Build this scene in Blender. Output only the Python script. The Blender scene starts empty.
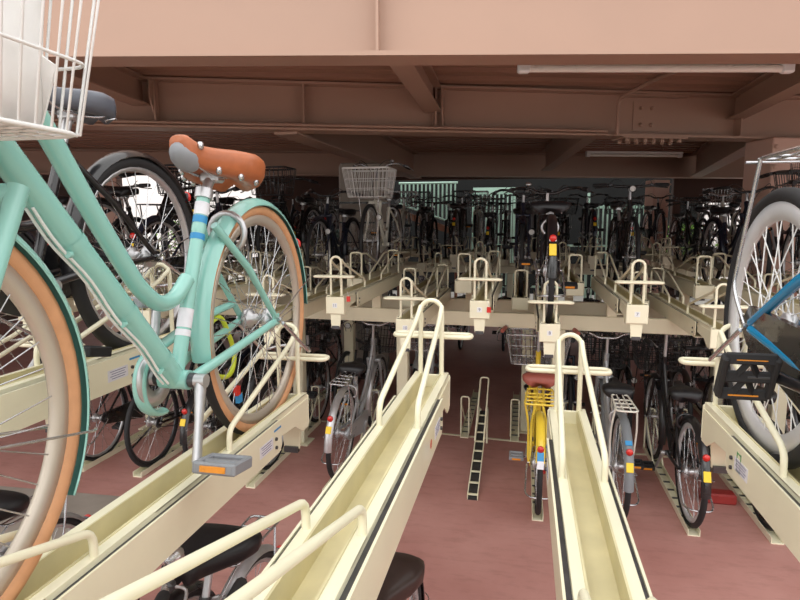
import bpy, math, random
from mathutils import Vector, Matrix
random.seed(7)
C = bpy.context.scene.collection
PI = math.pi
sin, cos = math.sin, math.cos

# ---------------------------------------------------------------- materials
def lin(c):
    return tuple(((v/255)/12.92 if v/255 <= .04045 else ((v/255+.055)/1.055)**2.4) for v in c)
MATS = {}
def mat(name, rgb, rough=.5, metal=0.0, var=.12, scale=14.0, bump=0.0, coat=0.0, rvar=.1, trans=0.0):
    if name in MATS: return MATS[name]
    m = bpy.data.materials.new(name); m.use_nodes = True
    nt = m.node_tree; b = nt.nodes['Principled BSDF']
    tc = nt.nodes.new('ShaderNodeTexCoord')
    n = nt.nodes.new('ShaderNodeTexNoise'); n.inputs['Scale'].default_value = scale; n.inputs['Detail'].default_value = 4
    nt.links.new(tc.outputs['Object'], n.inputs['Vector'])
    r = nt.nodes.new('ShaderNodeValToRGB'); c = lin(rgb)
    r.color_ramp.elements[0].position = .3; r.color_ramp.elements[1].position = .7
    r.color_ramp.elements[0].color = tuple(v*(1-var) for v in c)+(1,)
    r.color_ramp.elements[1].color = tuple(min(1, v*(1+var*.5)) for v in c)+(1,)
    nt.links.new(n.outputs['Fac'], r.inputs['Fac']); nt.links.new(r.outputs['Color'], b.inputs['Base Color'])
    mr = nt.nodes.new('ShaderNodeMapRange'); mr.inputs['To Min'].default_value = max(.03, rough-rvar); mr.inputs['To Max'].default_value = min(1, rough+rvar)
    nt.links.new(n.outputs['Fac'], mr.inputs['Value']); nt.links.new(mr.outputs['Result'], b.inputs['Roughness'])
    b.inputs['Metallic'].default_value = metal
    b.inputs['Coat Weight'].default_value = coat
    b.inputs['Transmission Weight'].default_value = trans
    if bump:
        bp = nt.nodes.new('ShaderNodeBump'); bp.inputs['Strength'].default_value = bump; bp.inputs['Distance'].default_value = .01
        nt.links.new(n.outputs['Fac'], bp.inputs['Height']); nt.links.new(bp.outputs['Normal'], b.inputs['Normal'])
    MATS[name] = m
    return m
M_cream = mat('cream_enamel', (236, 231, 203), .38, var=.05, scale=6, coat=.15)
M_creamsh = mat('shaded_cream_enamel', (212, 202, 160), .5, var=.14, scale=9)  # cream with the shade of a deep wheel groove put into the colour
M_creamb = mat('cream_enamel_beam', (226, 220, 192), .45, var=.08, scale=4)
M_mint = mat('mint_paint', (144, 200, 189), .25, var=.03, scale=3, coat=.6, rvar=.03)
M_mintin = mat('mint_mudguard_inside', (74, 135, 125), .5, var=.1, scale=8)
M_tan = mat('tan_rubber', (203, 150, 108), .65, var=.1, scale=30)
M_black = mat('black_rubber', (34, 34, 36), .7, var=.25, scale=60)
M_dark = mat('black_paint', (26, 26, 29), .28, var=.2, scale=6, coat=.5)
M_navy = mat('dark_navy_paint', (30, 36, 52), .3, var=.2, scale=6, coat=.4)
M_brownp = mat('dark_brown_paint', (54, 40, 36), .35, var=.2, scale=6, coat=.4)
M_blue = mat('blue_paint', (16, 128, 176), .25, var=.05, scale=4, coat=.6)
M_yellow = mat('yellow_paint', (236, 204, 66), .32, var=.05, scale=5, coat=.4)
M_silverp = mat('silver_paint', (186, 190, 194), .3, metal=.5, var=.06, scale=5)
M_whitep = mat('off_white_paint', (224, 221, 208), .35, var=.05, scale=5)
M_grey = mat('grey_paint', (120, 124, 128), .35, var=.1, scale=5)
M_steel = mat('polished_steel', (205, 207, 210), .25, metal=.9, var=.08, scale=20)
M_alu = mat('brushed_aluminium', (200, 200, 202), .35, metal=.75, var=.08, scale=30)
M_rimw = mat('pale_rim', (214, 214, 216), .4, metal=.25, var=.06, scale=12)
M_rimc = mat('champagne_rim', (196, 186, 172), .4, metal=.5, var=.06, scale=12)
M_darkst = mat('dark_steel', (92, 92, 95), .4, metal=.8, var=.2, scale=30)
M_leather = mat('brown_leather', (178, 100, 58), .42, var=.12, scale=40, bump=.05, coat=.15)
M_vinyl = mat('black_vinyl', (27, 27, 30), .42, var=.2, scale=50, bump=.05)
M_vinylb = mat('dark_brown_vinyl', (52, 38, 34), .4, var=.2, scale=50, bump=.05)
M_redv = mat('red_brown_vinyl', (158, 84, 72), .5, var=.1, scale=50)
M_plg = mat('grey_plastic', (140, 143, 148), .45, var=.08, scale=20)
M_plw = mat('white_plastic', (236, 236, 234), .4, var=.03, scale=10)
M_red = mat('red_plastic', (206, 40, 32), .3, var=.1, scale=20, coat=.4)
M_orange = mat('orange_reflector', (236, 150, 40), .3, var=.1, scale=40, coat=.4)
M_ysti = mat('yellow_sticker', (242, 205, 50), .5, var=.03, scale=20)
M_bsti = mat('blue_sticker', (48, 140, 196), .4, var=.05, scale=20)
M_wsti = mat('white_sticker', (226, 226, 232), .5, var=.05, scale=60)
M_green = mat('green_print', (60, 150, 84), .5, var=.05)
M_lime = mat('lime_lock', (196, 208, 52), .4, var=.08, scale=20)
M_ink = mat('grey_blue_ink', (92, 98, 136), .6, var=.05)
M_bag = mat('white_paper', (240, 240, 238), .6, var=.03, scale=18, bump=.3)
M_beam = mat('tan_beam_paint', (178, 146, 128), .5, var=.06, scale=1.5)
M_deck = mat('brown_deck_paint', (172, 132, 112), .55, var=.08, scale=1.5)
M_conc = mat('grey_concrete', (150, 140, 130), .85, var=.15, scale=5, bump=.1)
M_colm = mat('pink_tan_column_paint', (224, 184, 166), .5, var=.05, scale=2)
M_colg = mat('grey_column_paint', (158, 148, 136), .6, var=.08, scale=3)
M_fence = mat('pale_green_bar_paint', (186, 222, 206), .45, var=.06, scale=5)
M_wall = mat('dark_wall_paint', (78, 58, 50), .7, var=.15, scale=2)
M_wood = mat('brown_timber', (136, 96, 74), .6, var=.2, scale=9)
M_leaf = mat('green_leaves', (112, 152, 60), .6, var=.35, scale=12)
M_asph = mat('outdoor_paving', (170, 166, 160), .85, var=.1, scale=3)
M_teal = mat('teal_crate', (30, 110, 120), .45, var=.1)
M_lamp = mat('unlit_white_tube', (236, 232, 222), .3, var=.02)

def floor_mat():
    m = bpy.data.materials.new('red_brown_floor_paint'); m.use_nodes = True
    nt = m.node_tree; b = nt.nodes['Principled BSDF']; N = nt.nodes.new; L = nt.links.new
    tc = N('ShaderNodeTexCoord')
    n1 = N('ShaderNodeTexNoise'); n1.inputs['Scale'].default_value = 1.1; n1.inputs['Detail'].default_value = 7
    n2 = N('ShaderNodeTexNoise'); n2.inputs['Scale'].default_value = 22; n2.inputs['Detail'].default_value = 6
    mp = N('ShaderNodeMapping'); mp.inputs['Scale'].default_value = (1, 3.2, 1)
    n3 = N('ShaderNodeTexNoise'); n3.inputs['Scale'].default_value = 5; n3.inputs['Detail'].default_value = 8; n3.inputs['Roughness'].default_value = .7
    L(tc.outputs['Object'], n1.inputs['Vector']); L(tc.outputs['Object'], n2.inputs['Vector']); L(tc.outputs['Object'], mp.inputs['Vector']); L(mp.outputs['Vector'], n3.inputs['Vector'])
    r1 = N('ShaderNodeValToRGB'); r1.color_ramp.elements[0].position = .3; r1.color_ramp.elements[1].position = .72
    r1.color_ramp.elements[0].color = lin((166, 114, 106))+(1,); r1.color_ramp.elements[1].color = lin((196, 146, 137))+(1,)
    L(n1.outputs['Fac'], r1.inputs['Fac'])
    mx = N('ShaderNodeMix'); mx.data_type = 'RGBA'; mx.blend_type = 'MULTIPLY'; mx.inputs['Factor'].default_value = .45
    r2 = N('ShaderNodeValToRGB'); r2.color_ramp.elements[0].position = .28; r2.color_ramp.elements[1].position = .5
    r2.color_ramp.elements[0].color = (.55, .5, .5, 1); r2.color_ramp.elements[1].color = (1, 1, 1, 1)
    L(n3.outputs['Fac'], r2.inputs['Fac']); L(r1.outputs['Color'], mx.inputs['A']); L(r2.outputs['Color'], mx.inputs['B'])
    L(mx.outputs['Result'], b.inputs['Base Color'])
    mr = N('ShaderNodeMapRange'); mr.inputs['To Min'].default_value = .42; mr.inputs['To Max'].default_value = .68
    L(n2.outputs['Fac'], mr.inputs['Value']); L(mr.outputs['Result'], b.inputs['Roughness'])
    bp = N('ShaderNodeBump'); bp.inputs['Strength'].default_value = .12; bp.inputs['Distance'].default_value = .01
    L(n2.outputs['Fac'], bp.inputs['Height']); L(bp.outputs['Normal'], b.inputs['Normal'])
    return m
M_floor = floor_mat()

# ---------------------------------------------------------------- mesh builder
class MB:
    def __init__(s): s.v = []; s.f = []; s.mi = []; s.sm = []; s.mats = []
    def _m(s, m):
        if m not in s.mats: s.mats.append(m)
        return s.mats.index(m)
    def add(s, vs, fs, m, smooth=True):
        o = len(s.v); k = s._m(m); s.v += [tuple(p) for p in vs]
        for f in fs: s.f.append([i+o for i in f]); s.mi.append(k); s.sm.append(smooth)
        return s
    def box(s, c, d, m, rot=None, bev=0.0):
        hx, hy, hz = d[0]/2, d[1]/2, d[2]/2
        b = min(bev, hx*.9, hy*.9, hz*.9)
        vs = []; idx = {}
        if b <= 0:
            vs = [Vector((sx*hx, sy*hy, sz*hz)) for sx in (-1, 1) for sy in (-1, 1) for sz in (-1, 1)]
            fs = [(0, 1, 3, 2), (4, 6, 7, 5), (0, 4, 5, 1), (2, 3, 7, 6), (0, 2, 6, 4), (1, 5, 7, 3)]
        else:
            for sx in (-1, 1):
                for sy in (-1, 1):
                    for sz in (-1, 1):
                        for a in range(3):
                            p = [sx*(hx-b), sy*(hy-b), sz*(hz-b)]; h = (hx, hy, hz); sg = (sx, sy, sz)
                            p[a] = sg[a]*h[a]; idx[(sx, sy, sz, a)] = len(vs); vs.append(Vector(p))
            fs = []
            for a in range(3):
                o1, o2 = [q for q in range(3) if q != a]
                for sg in (-1, 1):
                    f = []
                    for u, w in ((-1, -1), (1, -1), (1, 1), (-1, 1)):
                        k = [0, 0, 0]; k[a] = sg; k[o1] = u; k[o2] = w; f.append(idx[tuple(k)+(a,)])
                    fs.append(f if (sg > 0) != (a == 1) else f[::-1])
            for a in range(3):
                o1, o2 = [q for q in range(3) if q != a]
                for u in (-1, 1):
                    for w in (-1, 1):
                        k0 = [0, 0, 0]; k1 = [0, 0, 0]; k0[a] = -1; k1[a] = 1
                        for k in (k0, k1): k[o1] = u; k[o2] = w
                        fs.append([idx[tuple(k0)+(o1,)], idx[tuple(k1)+(o1,)], idx[tuple(k1)+(o2,)], idx[tuple(k0)+(o2,)]])
            for sx in (-1, 1):
                for sy in (-1, 1):
                    for sz in (-1, 1): fs.append([idx[(sx, sy, sz, a)] for a in range(3)])
        R = rot if rot is not None else Matrix.Identity(3)
        return s.add([R @ p + Vector(c) for p in vs], fs, m, False)
    def bar(s, a, b, w, h, m, bev=0.0):
        a = Vector(a); b = Vector(b); d = b-a
        y = d.normalized(); up = Vector((0, 0, 1)) if abs(y.z) < .95 else Vector((0, 1, 0))
        x = y.cross(up).normalized(); z = x.cross(y)
        return s.box((a+b)/2, (w, d.length, h), m, Matrix((x, y, z)).transposed(), bev)
    def tube(s, pts, r, m, n=8, closed=False, caps=True, sy=1.0):
        P = [Vector(p) for p in pts]; N = len(P)
        rs = r if isinstance(r, (list, tuple)) else [r]*N
        vs = []; nrm = None
        for i in range(N):
            if closed: t = (P[(i+1) % N]-P[i-1])
            else: t = P[min(i+1, N-1)]-P[max(i-1, 0)]
            t = t.normalized() if t.length > 1e-9 else Vector((0, 0, 1))
            if nrm is None:
                nrm = t.orthogonal().normalized() if abs(t.x) > .9 else (Vector((1, 0, 0))-t*t.x).normalized()
            else:
                nrm = (nrm-t*nrm.dot(t))
                nrm = nrm.normalized() if nrm.length > 1e-6 else t.orthogonal().normalized()
            bn = t.cross(nrm)
            for k in range(n):
                a = 2*PI*k/n
                vs.append(P[i]+(nrm*cos(a)*sy+bn*sin(a))*rs[i])
        fs = []
        for i in range(N if closed else N-1):
            j = (i+1) % N
            for k in range(n): fs.append((i*n+k, i*n+(k+1) % n, j*n+(k+1) % n, j*n+k))
        s.add(vs, fs, m)
        if caps and not closed:
            s.add(vs[:n], [list(range(n))[::-1]], m, False); s.add(vs[-n:], [list(range(n))], m, False)
        return s
    def lathe(s, prof, m, c=(0, 0, 0), axis='x', n=24, closed=False, mats=None):
        vs = []; K = len(prof)
        for i in range(n):
            a = 2*PI*i/n
            for (r, h) in prof:
                p = {'x': (h, r*cos(a), r*sin(a)), 'y': (r*cos(a), h, r*sin(a)), 'z': (r*cos(a), r*sin(a), h)}[axis]
                vs.append((p[0]+c[0], p[1]+c[1], p[2]+c[2]))
        groups = {}
        for i in range(n):
            j = (i+1) % n
            for k in range(K if closed else K-1):
                l = (k+1) % K
                f = (i*K+k, i*K+l, j*K+l, j*K+k)
                groups.setdefault(mats[k] if mats else m, []).append(f)
        o = len(s.v); s.v += vs
        for mm, fl in groups.items():
            kk = s._m(mm)
            for f in fl: s.f.append([i+o for i in f]); s.mi.append(kk); s.sm.append(True)
        return s
    def loft(s, secs, m, caps=True):
        n = len(secs[0]); vs = [p for q in secs for p in q]; fs = []
        for i in range(len(secs)-1):
            for k in range(n): fs.append((i*n+k, i*n+(k+1) % n, (i+1)*n+(k+1) % n, (i+1)*n+k))
        if caps: fs.append(list(range(n))[::-1]); fs.append([len(vs)-n+k for k in range(n)])
        return s.add(vs, fs, m)
    def prism(s, poly, a, b, m, plane='yz'):
        # polygon in a plane extruded between a and b along the remaining axis
        def P(u, v, w): return {'yz': (w, u, v), 'xy': (u, v, w), 'xz': (u, w, v)}[plane]
        n = len(poly); vs = [P(u, v, a) for u, v in poly]+[P(u, v, b) for u, v in poly]
        fs = [list(range(n))[::-1], [n+i for i in range(n)]]+[(i, (i+1) % n, n+(i+1) % n, n+i) for i in range(n)]
        return s.add(vs, fs, m, False)
    def build(s, name, parent=None, loc=None):
        me = bpy.data.meshes.new(name); me.from_pydata(s.v, [], s.f)
        for m in s.mats: me.materials.append(m)
        me.polygons.foreach_set('material_index', s.mi); me.polygons.foreach_set('use_smooth', s.sm)
        me.validate(); me.update()
        # consistent normals
        import bmesh
        bm = bmesh.new(); bm.from_mesh(me); bmesh.ops.recalc_face_normals(bm, faces=bm.faces[:]); bm.to_mesh(me); bm.free()
        o = bpy.data.objects.new(name, me); C.objects.link(o)
        if parent: o.parent = parent
        if loc: o.location = loc
        return o
def spline(pts, k=6):
    P = [Vector(p) for p in pts]; out = []
    for i in range(len(P)-1):
        p0 = P[max(i-1, 0)]; p1 = P[i]; p2 = P[i+1]; p3 = P[min(i+2, len(P)-1)]
        for j in range(k):
            t = j/k
            out.append(.5*((2*p1)+(p2-p0)*t+(2*p0-5*p1+4*p2-p3)*t*t+(3*p1-p0-3*p2+p3)*t**3))
    out.append(P[-1]); return out
def rounded(pts, r=.02, k=4, closed=False):
    P = [Vector(p) for p in pts]; out = []; N = len(P)
    for i in range(N):
        if not closed and i in (0, N-1): out.append(P[i]); continue
        a = P[i-1]-P[i]; b = P[(i+1) % N]-P[i]; d = min(r, a.length*.49, b.length*.49)
        A = P[i]+a.normalized()*d; B = P[i]+b.normalized()*d
        for j in range(k+1):
            t = j/k; out.append(A*(1-t)**2+P[i]*2*t*(1-t)+B*t*t)
    return out
def tag(o, label, cat, group=None, kind=None):
    o['label'] = label
    if cat: o['category'] = cat
    if group: o['group'] = group
    elif 'group' in o: del o['group']
    if kind: o['kind'] = kind
    return o
def struct(mb, name, label=None):
    o = mb.build(name); o['kind'] = 'structure'
    if label: o['label'] = label
    return o
def empty(name, loc=(0, 0, 0), rz=0):
    o = bpy.data.objects.new(name, None); C.objects.link(o); o.location = loc; o.rotation_euler = (0, 0, rz); o.empty_display_size = .1
    return o
def dup(root):
    r = root.copy(); C.objects.link(r)
    for ch in list(root.children):
        c = ch.copy(); C.objects.link(c); c.parent = r
        for g in list(ch.children):
            d = g.copy(); C.objects.link(d); d.parent = c
    return r
def text_mesh(txt, size, m):
    cu = bpy.data.curves.new('digit', 'FONT'); cu.body = txt; cu.size = size; cu.align_x = 'CENTER'; cu.align_y = 'CENTER'; cu.extrude = .0008
    o = bpy.data.objects.new('digit', cu); C.objects.link(o)
    dg = bpy.context.evaluated_depsgraph_get(); me = bpy.data.meshes.new_from_object(o.evaluated_get(dg))
    bpy.data.objects.remove(o); me.materials.clear(); me.materials.append(m)
    return me

# ---------------------------------------------------------------- bicycle
def make_wheel(root, name, R, cy, p, lod, rear, drop=0.0):
    seg = {2: 64, 1: 40, 0: 26}[lod]; tr = p.get('tr', .018); rimm = p.get('rim', M_alu); tym = p.get('tyre', M_black)
    side = p.get('side', tym); c = (0, cy, R)
    ro = R-tr*1.75
    rm = MB(); w = tr*.55; dp = p.get('rimdepth', .016)
    rm.lathe([(ro, -w), (ro-dp*.55, -w), (ro-dp, -w*.45), (ro-dp, w*.45), (ro-dp*.55, w), (ro, w)], rimm, c, 'x', seg, True)
    W = rm.build(name, root)
    ty = MB(); prof = []; ms = []; n = 10 if lod == 2 else (8 if lod else 6)
    for k in range(n):
        a = 2*PI*k/n+PI/n
        prof.append((R-tr+tr*cos(a), tr*sin(a)*.98))
        mid = 2*PI*(k+1)/n
        ms.append(side if cos(mid) < .62 else tym)
    ty.lathe(prof, tym, c, 'x', seg, True, ms); ty.build('tyre', W)
    sp = MB(); ns = {2: 36, 1: 28, 0: 20}[lod]; sr = p.get('spoker', {2: .0013, 1: .0015, 0: .002}[lod]); hr = .024 if not rear else .028
    for k in range(ns):
        a = 2*PI*k/ns; sgn = 1 if k % 2 else -1; da = (1 if (k//2) % 2 else -1)*(1.15 if lod else .6)
        sp.tube([(sgn*.03, cy+hr*cos(a+da), R+hr*sin(a+da)), (sgn*.003, cy+(ro-dp)*cos(a), R+(ro-dp)*sin(a))], sr, p.get('spokem', M_steel), 4 if lod else 3, caps=False)
    sp.build('spokes', W)
    hb = MB()
    if rear and p.get('drum', True):
        hb.lathe([(0, -.055), (.008, -.055), (.008, -.042), (.036, -.040), (.036, -.022), (.028, -.018), (.017, -.012), (.017, .02), (.028, .026), (.028, .032), (.03, .034), (.03, .045), (.008, .046), (.008, .06), (0, .06)], M_alu, c, 'x', 16)
    else:
        hb.lathe([(0, -.05), (.006, -.05), (.006, -.036), (.024, -.035), (.024, -.029), (.013, -.022), (.013, .022), (.024, .029), (.024, .035), (.006, .036), (.006, .05), (0, .05)], M_alu, c, 'x', 16)
    hb.build('hub', W)
    if p.get('valve_cap'):
        v = MB(); v.box((0.004, cy+.15, R-.18), (.012, .02, .026), M_red); v.box((0.004, cy+.14, R-.205), (.012, .02, .024), M_bsti); v.build('spoke_reflector', W)
    return W
def make_mudguard(root, name, R, cy, a0, a1, p, lod, stays=True, fin=0.0):
    r0 = R+.016; hw = p.get('mgw', .028); n = {2: 40, 1: 22, 0: 14}[lod]; k = 6
    mo, mi_ = p['mg'], p.get('mgin', p['mg'])
    mb = MB(); vs = []; vi = []
    for i in range(n+1):
        a = a0+(a1-a0)*i/n
        for j in range(k+1):
            t = -1+2*j/k; b = t*1.15
            rr = r0-.022*(1-cos(b))/(1-cos(1.15))*.9
            x = hw*sin(b)/sin(1.15)
            vs.append((x, cy+rr*cos(a), R+rr*sin(a)))
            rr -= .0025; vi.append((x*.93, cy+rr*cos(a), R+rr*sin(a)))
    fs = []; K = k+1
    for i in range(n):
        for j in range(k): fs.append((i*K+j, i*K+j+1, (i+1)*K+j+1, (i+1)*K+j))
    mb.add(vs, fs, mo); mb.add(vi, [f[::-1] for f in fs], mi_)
    # rims joining the two skins
    o = len(vs); ed = []
    for i in range(n):
        ed.append((i*K, (i+1)*K, o+(i+1)*K, o+i*K)); ed.append((i*K+k, (i+1)*K+k, o+(i+1)*K+k, o+i*K+k))
    for j in range(k):
        ed.append((j, j+1, o+j+1, o+j)); ed.append((n*K+j, n*K+j+1, o+n*K+j+1, o+n*K+j))
    mb.add(vs+vi, ed, mo)
    G = mb.build(name, root)
    if stays:
        st = MB()
        for sa in p.get('stay_angles', (a0+.12,)) if name == 'front_mudguard' else (a0-.3,):
            for sx in (-1, 1):
                st.tube(rounded([(sx*.055, cy, R), (sx*.045, cy+(r0-.02)*cos(sa), R+(r0-.02)*sin(sa)), (sx*.028, cy+(r0-.002)*cos(sa), R+(r0-.002)*sin(sa))], .02), .0024, M_steel, 6)
        st.build('mudguard_stay', G)
    return G
def make_saddle(root, p, lod, y, z):
    L = p.get('sadl', .27); wb = p.get('sadw', .105); m = p.get('sad', M_vinyl); n = 20 if lod else 12
    prof = [(-.10, .55, -.028, .055), (-.092, .80, -.012, .065), (-.07, .95, .0, .07), (-.03, 1.0, .004, .072), (.02, .86, .0, .066), (.07, .56, -.006, .058), (.11, .36, -.008, .052), (.145, .28, -.002, .05), (.168, .25, .004, .055), (.182, .17, -.002, .045)]
    secs = []
    for (t, wf, dz, dr) in prof:
        hw = wb*wf; q = []; dr *= p.get('sadh', 1)
        for k in range(n):
            a = 2*PI*k/n; cx, sz = cos(a), sin(a)
            ex = abs(cx)**.75*(1 if cx > 0 else -1); ez = abs(sz)**.7*(1 if sz > 0 else -1)
            zz = ez*dr*.34 if ez > 0 else ez*dr*.75*(abs(ex)**.5*.6+.4)
            q.append((ex*hw, y+t*L/.28, z+dz-dr*.34+zz+p.get('sadtilt', 0)*(t-.04)))
        secs.append(q)
    S = MB(); S.loft(secs, m); o = S.build('saddle', root)
    r = MB()
    for sx in (-1, 1):
        r.tube(spline([(sx*.018, y+.14, z-.035), (sx*.022, y+.09, z-.062), (sx*.03, y+.0, z-.07), (sx*.05, y-.06, z-.062), (sx*.055, y-.085, z-.04)], 5), .0038, M_steel, 6)
        if p.get('springs', True):
            pts = [(sx*.055+.014*cos(t*.9), y-.078+.014*sin(t*.9), z-.075+.0022*t) for t in range(0, 20)]
            r.tube(pts, .0028, M_steel, 5)
    r.box((0, y+.02, z-.07), (.05, .045, .03), M_alu, bev=.006)
    r.build('saddle_rail', o)
    if p.get('rivets'):
        def surf(t, a):
            for q0, q1 in zip(prof, prof[1:]):
                if q0[0] <= t <= q1[0]:
                    u = (t-q0[0])/(q1[0]-q0[0]); wf, dz, dr = [q0[k]+(q1[k]-q0[k])*u for k in (1, 2, 3)]; break
            dr *= p.get('sadh', 1); cx, sz = cos(a), sin(a); ex = abs(cx)**.75; ez = abs(sz)**.7*(1 if sz > 0 else -1)
            zz = ez*dr*.34 if ez > 0 else ez*dr*.75*(ex**.5*.6+.4)
            return ex*wb*wf, y+t*L/.28, z+dz-dr*.34+zz+p.get('sadtilt', 0)*(t-.04)
        for sx in (-1, 1):
            for t, a in ((-.045, -.72), (.02, -.72), (.08, -.62), (.135, .3)):
                x_, y_, z_ = surf(t, a)
                rv = MB(); rv.lathe([(0, -.004), (.0105, -.002), (.0095, .004), (.005, .0065), (0, .007)], M_steel, (0, 0, 0), 'x', 12)
                if sx < 0: rv.v = [(-q_[0], q_[1], q_[2]) for q_ in rv.v]
                rv.v = [(q_[0]+sx*x_, q_[1]+y_, q_[2]+z_) for q_ in rv.v]; rv.build('rivet', o)
        np_ = MB(); q = []
        for k in range(1, 8):
            a = PI*k/8; q.append([(.031*sin(a)*cos(t), y+.142-.042*cos(a), z-.034+.3*(-.042*cos(a))+.032*sin(a)*sin(t)) for t in [2*PI*i_/14 for i_ in range(14)]])
        np_.loft(q, M_plg)
        np_.build('nose_plate', o)
    return o
def make_basket(root, y0, y1, z0, z1, w, m, lod, r=None, taper=.8, mesh=False):
    b = MB(); r = r or {2: .0022, 1: .0024, 0: .003}[lod]
    yc = (y0+y1)/2; hy = (y1-y0)/2; hw = w/2
    def pt(u, v, s):   # u in [-1,1] across, v along, s height 0..1
        k = taper+(1-taper)*s
        return (u*hw*k, yc+v*hy*k+(1-s)*-.02, z0+(z1-z0)*s)
    for s, rr in ((1, r*1.9), (.97, r*1.2), (.62, r), (.3, r), (0, r*1.4)):
        b.tube(rounded([pt(-1, -1, s), pt(1, -1, s), pt(1, 1, s), pt(-1, 1, s)], .04, 4, True), rr, m, 5, True)
    n1 = {2: 12, 1: 11, 0: 8}[lod]; n2 = {2: 9, 1: 8, 0: 6}[lod]
    for i in range(n1+1):
        u = -.93+1.86*i/n1
        b.tube([pt(u, -1, 1), pt(u, -1, 0), pt(u, 1, 0), pt(u, 1, 1)], r, m, 4)
    for i in range(n2+1):
        v = -.93+1.86*i/n2
        b.tube([pt(-1, v, 1), pt(-1, v, 0), pt(1, v, 0), pt(1, v, 1)], r, m, 4)
    if mesh:
        for s in (.15, .3, .45, .6, .75, .88):
            b.tube(rounded([pt(-1, -1, s), pt(1, -1, s), pt(1, 1, s), pt(-1, 1, s)], .04, 3, True), r, m, 4, True)
    return b.build('basket', root)

def make_bike(p, lod=1, name='bicycle'):
    root = empty(name)
    R = p.get('R', .33); wb = p.get('wb', 1.09); st = p.get('style', 'city'); fm = p['paint']
    bb = Vector((0, p.get('bby', .455), p.get('bbz', .275)))
    sy, sz = p.get('seat', (.26, .80))                    # saddle centre and top
    stt = Vector((0, bb.y+(sy+.02-bb.y)*.78, bb.z+(sz-.06-bb.z)*.78)) if 'stt' not in p else Vector((0,)+p['stt'])
    hb_ = Vector((0,)+p.get('headb', (.885, .70))); ht = Vector((0,)+p.get('headt', (.835, .87)))
    n = {2: 14, 1: 9, 0: 7}[lod]; tr = p.get('tube', .016)
    rear = Vector((0, 0, R))
    f = MB()
    f.tube([bb, stt], tr*.95, fm, n)
    f.tube([stt-(stt-bb).normalized()*.012, stt+(stt-bb).normalized()*.012], tr*1.25, M_alu if lod == 2 else fm, n)
    if 'downtube' in p: f.tube([(0,)+q for q in p['downtube']], p.get('dtr', tr*1.15), fm, n)
    else: f.tube(spline([bb, bb+(hb_-bb)*.45+Vector((0, .0, -.035 if st == 'city' else 0)), hb_+Vector((0, -.005, .02))], 5), tr*1.15, fm, n)
    if 'toptube' in p: f.tube(spline([(0,)+q for q in p['toptube']], 7), p.get('ttr', tr), fm, n)
    elif st == 'city': f.tube(spline([stt.lerp(bb, .55), stt.lerp(bb, .55)+Vector((0, .14, -.005)), hb_.lerp(ht, .2)+Vector((0, -.18, -.16)), hb_.lerp(ht, .75)], 5), tr*.95, fm, n)
    else: f.tube([stt-Vector((0, 0, .03)), ht-Vector((0, .0, .03))], tr, fm, n)
    f.tube([hb_-(ht-hb_).normalized()*.01, ht+(ht-hb_).normalized()*.01], tr*1.25, fm, n)
    f.tube([(-.035, bb.y, bb.z), (.035, bb.y, bb.z)], tr*1.3, fm, n)
    for sx in (-1, 1):
        f.tube([(sx*.03, bb.y-.015, bb.z), (sx*.045, bb.y-.12, bb.z+.02), (sx*.056, .02, R-.005)], [tr*.72, tr*.7, tr*.6], fm, n)
        top = Vector((sx*.018, stt.y-.012, stt.z-p.get('ssdrop', .03)))
        f.tube([top, (sx*.05, (top.y)*.6, R+(top.z-R)*.6), (sx*.056, .012, R+.01)], [tr*.6, tr*.58, tr*.5], fm, n)
        f.box((sx*.056, .006, R), (.005, .045, .035), fm, bev=.002)
        f.tube([(sx*.056, 0, R), (sx*.072, 0, R)], .008, M_steel, 6)
    F = f.build('frame', root)
    if p.get('decal'):
        ax = (stt-bb).normalized()
        for (t0, t1, mm) in p['decal']:
            d = MB(); d.tube([bb+ax*t0, bb+ax*t1], tr*.95+.0008, mm, n, caps=False); d.build('decal', F)
    if p.get('cable'):
        cb = MB(); a, b_ = Vector((0,)+p['downtube'][0]), Vector((0,)+p['downtube'][-1]); dn = (b_-a).normalized(); off = Vector((0, dn.z, -dn.y))
        rr = p.get('dtr', .02)
        for sx, k in ((-.008, 1.12), (.004, 1.18)):
            cb.tube([a+dn*t+off*(rr*k+.004*sin(t*30))+Vector((sx, 0, 0)) for t in [i*.03 for i in range(1, 19)]], .0026, M_plw, 6)
        cb.build('brake_cable', F)
        for t in (.08, .245, .44):
            bd = MB(); q = a+dn*t; bd.tube([q-dn*.009, q+dn*.009], rr*1.06, fm, n, caps=False); bd.tube([q+off*rr*1.05-dn*.006+Vector((-.012, 0, 0)), q+off*rr*1.3+Vector((-.012, 0, 0))], .006, fm, 8)
            bd.build('cable_clip', F)
    # fork
    fk = MB(); ax = (ht-hb_).normalized(); cr = hb_-ax*p.get('crown', .02)
    fk.tube([hb_, cr-ax*.01], tr*1.1, fm, n)
    fo = p.get('forkw', .052)
    fk.tube([cr+Vector((-fo, 0, 0)), cr+Vector((fo, 0, 0))], tr*.95, fm, n)
    for sx in (-1, 1):
        k1 = cr+Vector((sx*fo, 0, 0)); k3 = Vector((sx*max(.054, fo-.006), wb, R)); k2 = k1.lerp(k3, .62)-Vector((0, .016, 0))
        fk.tube(spline([k1+ax*.012, k1.lerp(k2, .5), k2, k3], 5), [tr*.85+(tr*.5-tr*.85)*i/15 for i in range(16)], fm, n)
        fk.tube([(sx*.054, wb, R), (sx*.07, wb, R)], .008, M_steel, 6)
    FK = fk.build('fork', root)
    Wf = make_wheel(root, 'front_wheel', R, wb, p, lod, False)
    Wr = make_wheel(root, 'rear_wheel', R, 0, dict(p, valve_cap=p.get('clips')), lod, True)
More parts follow.
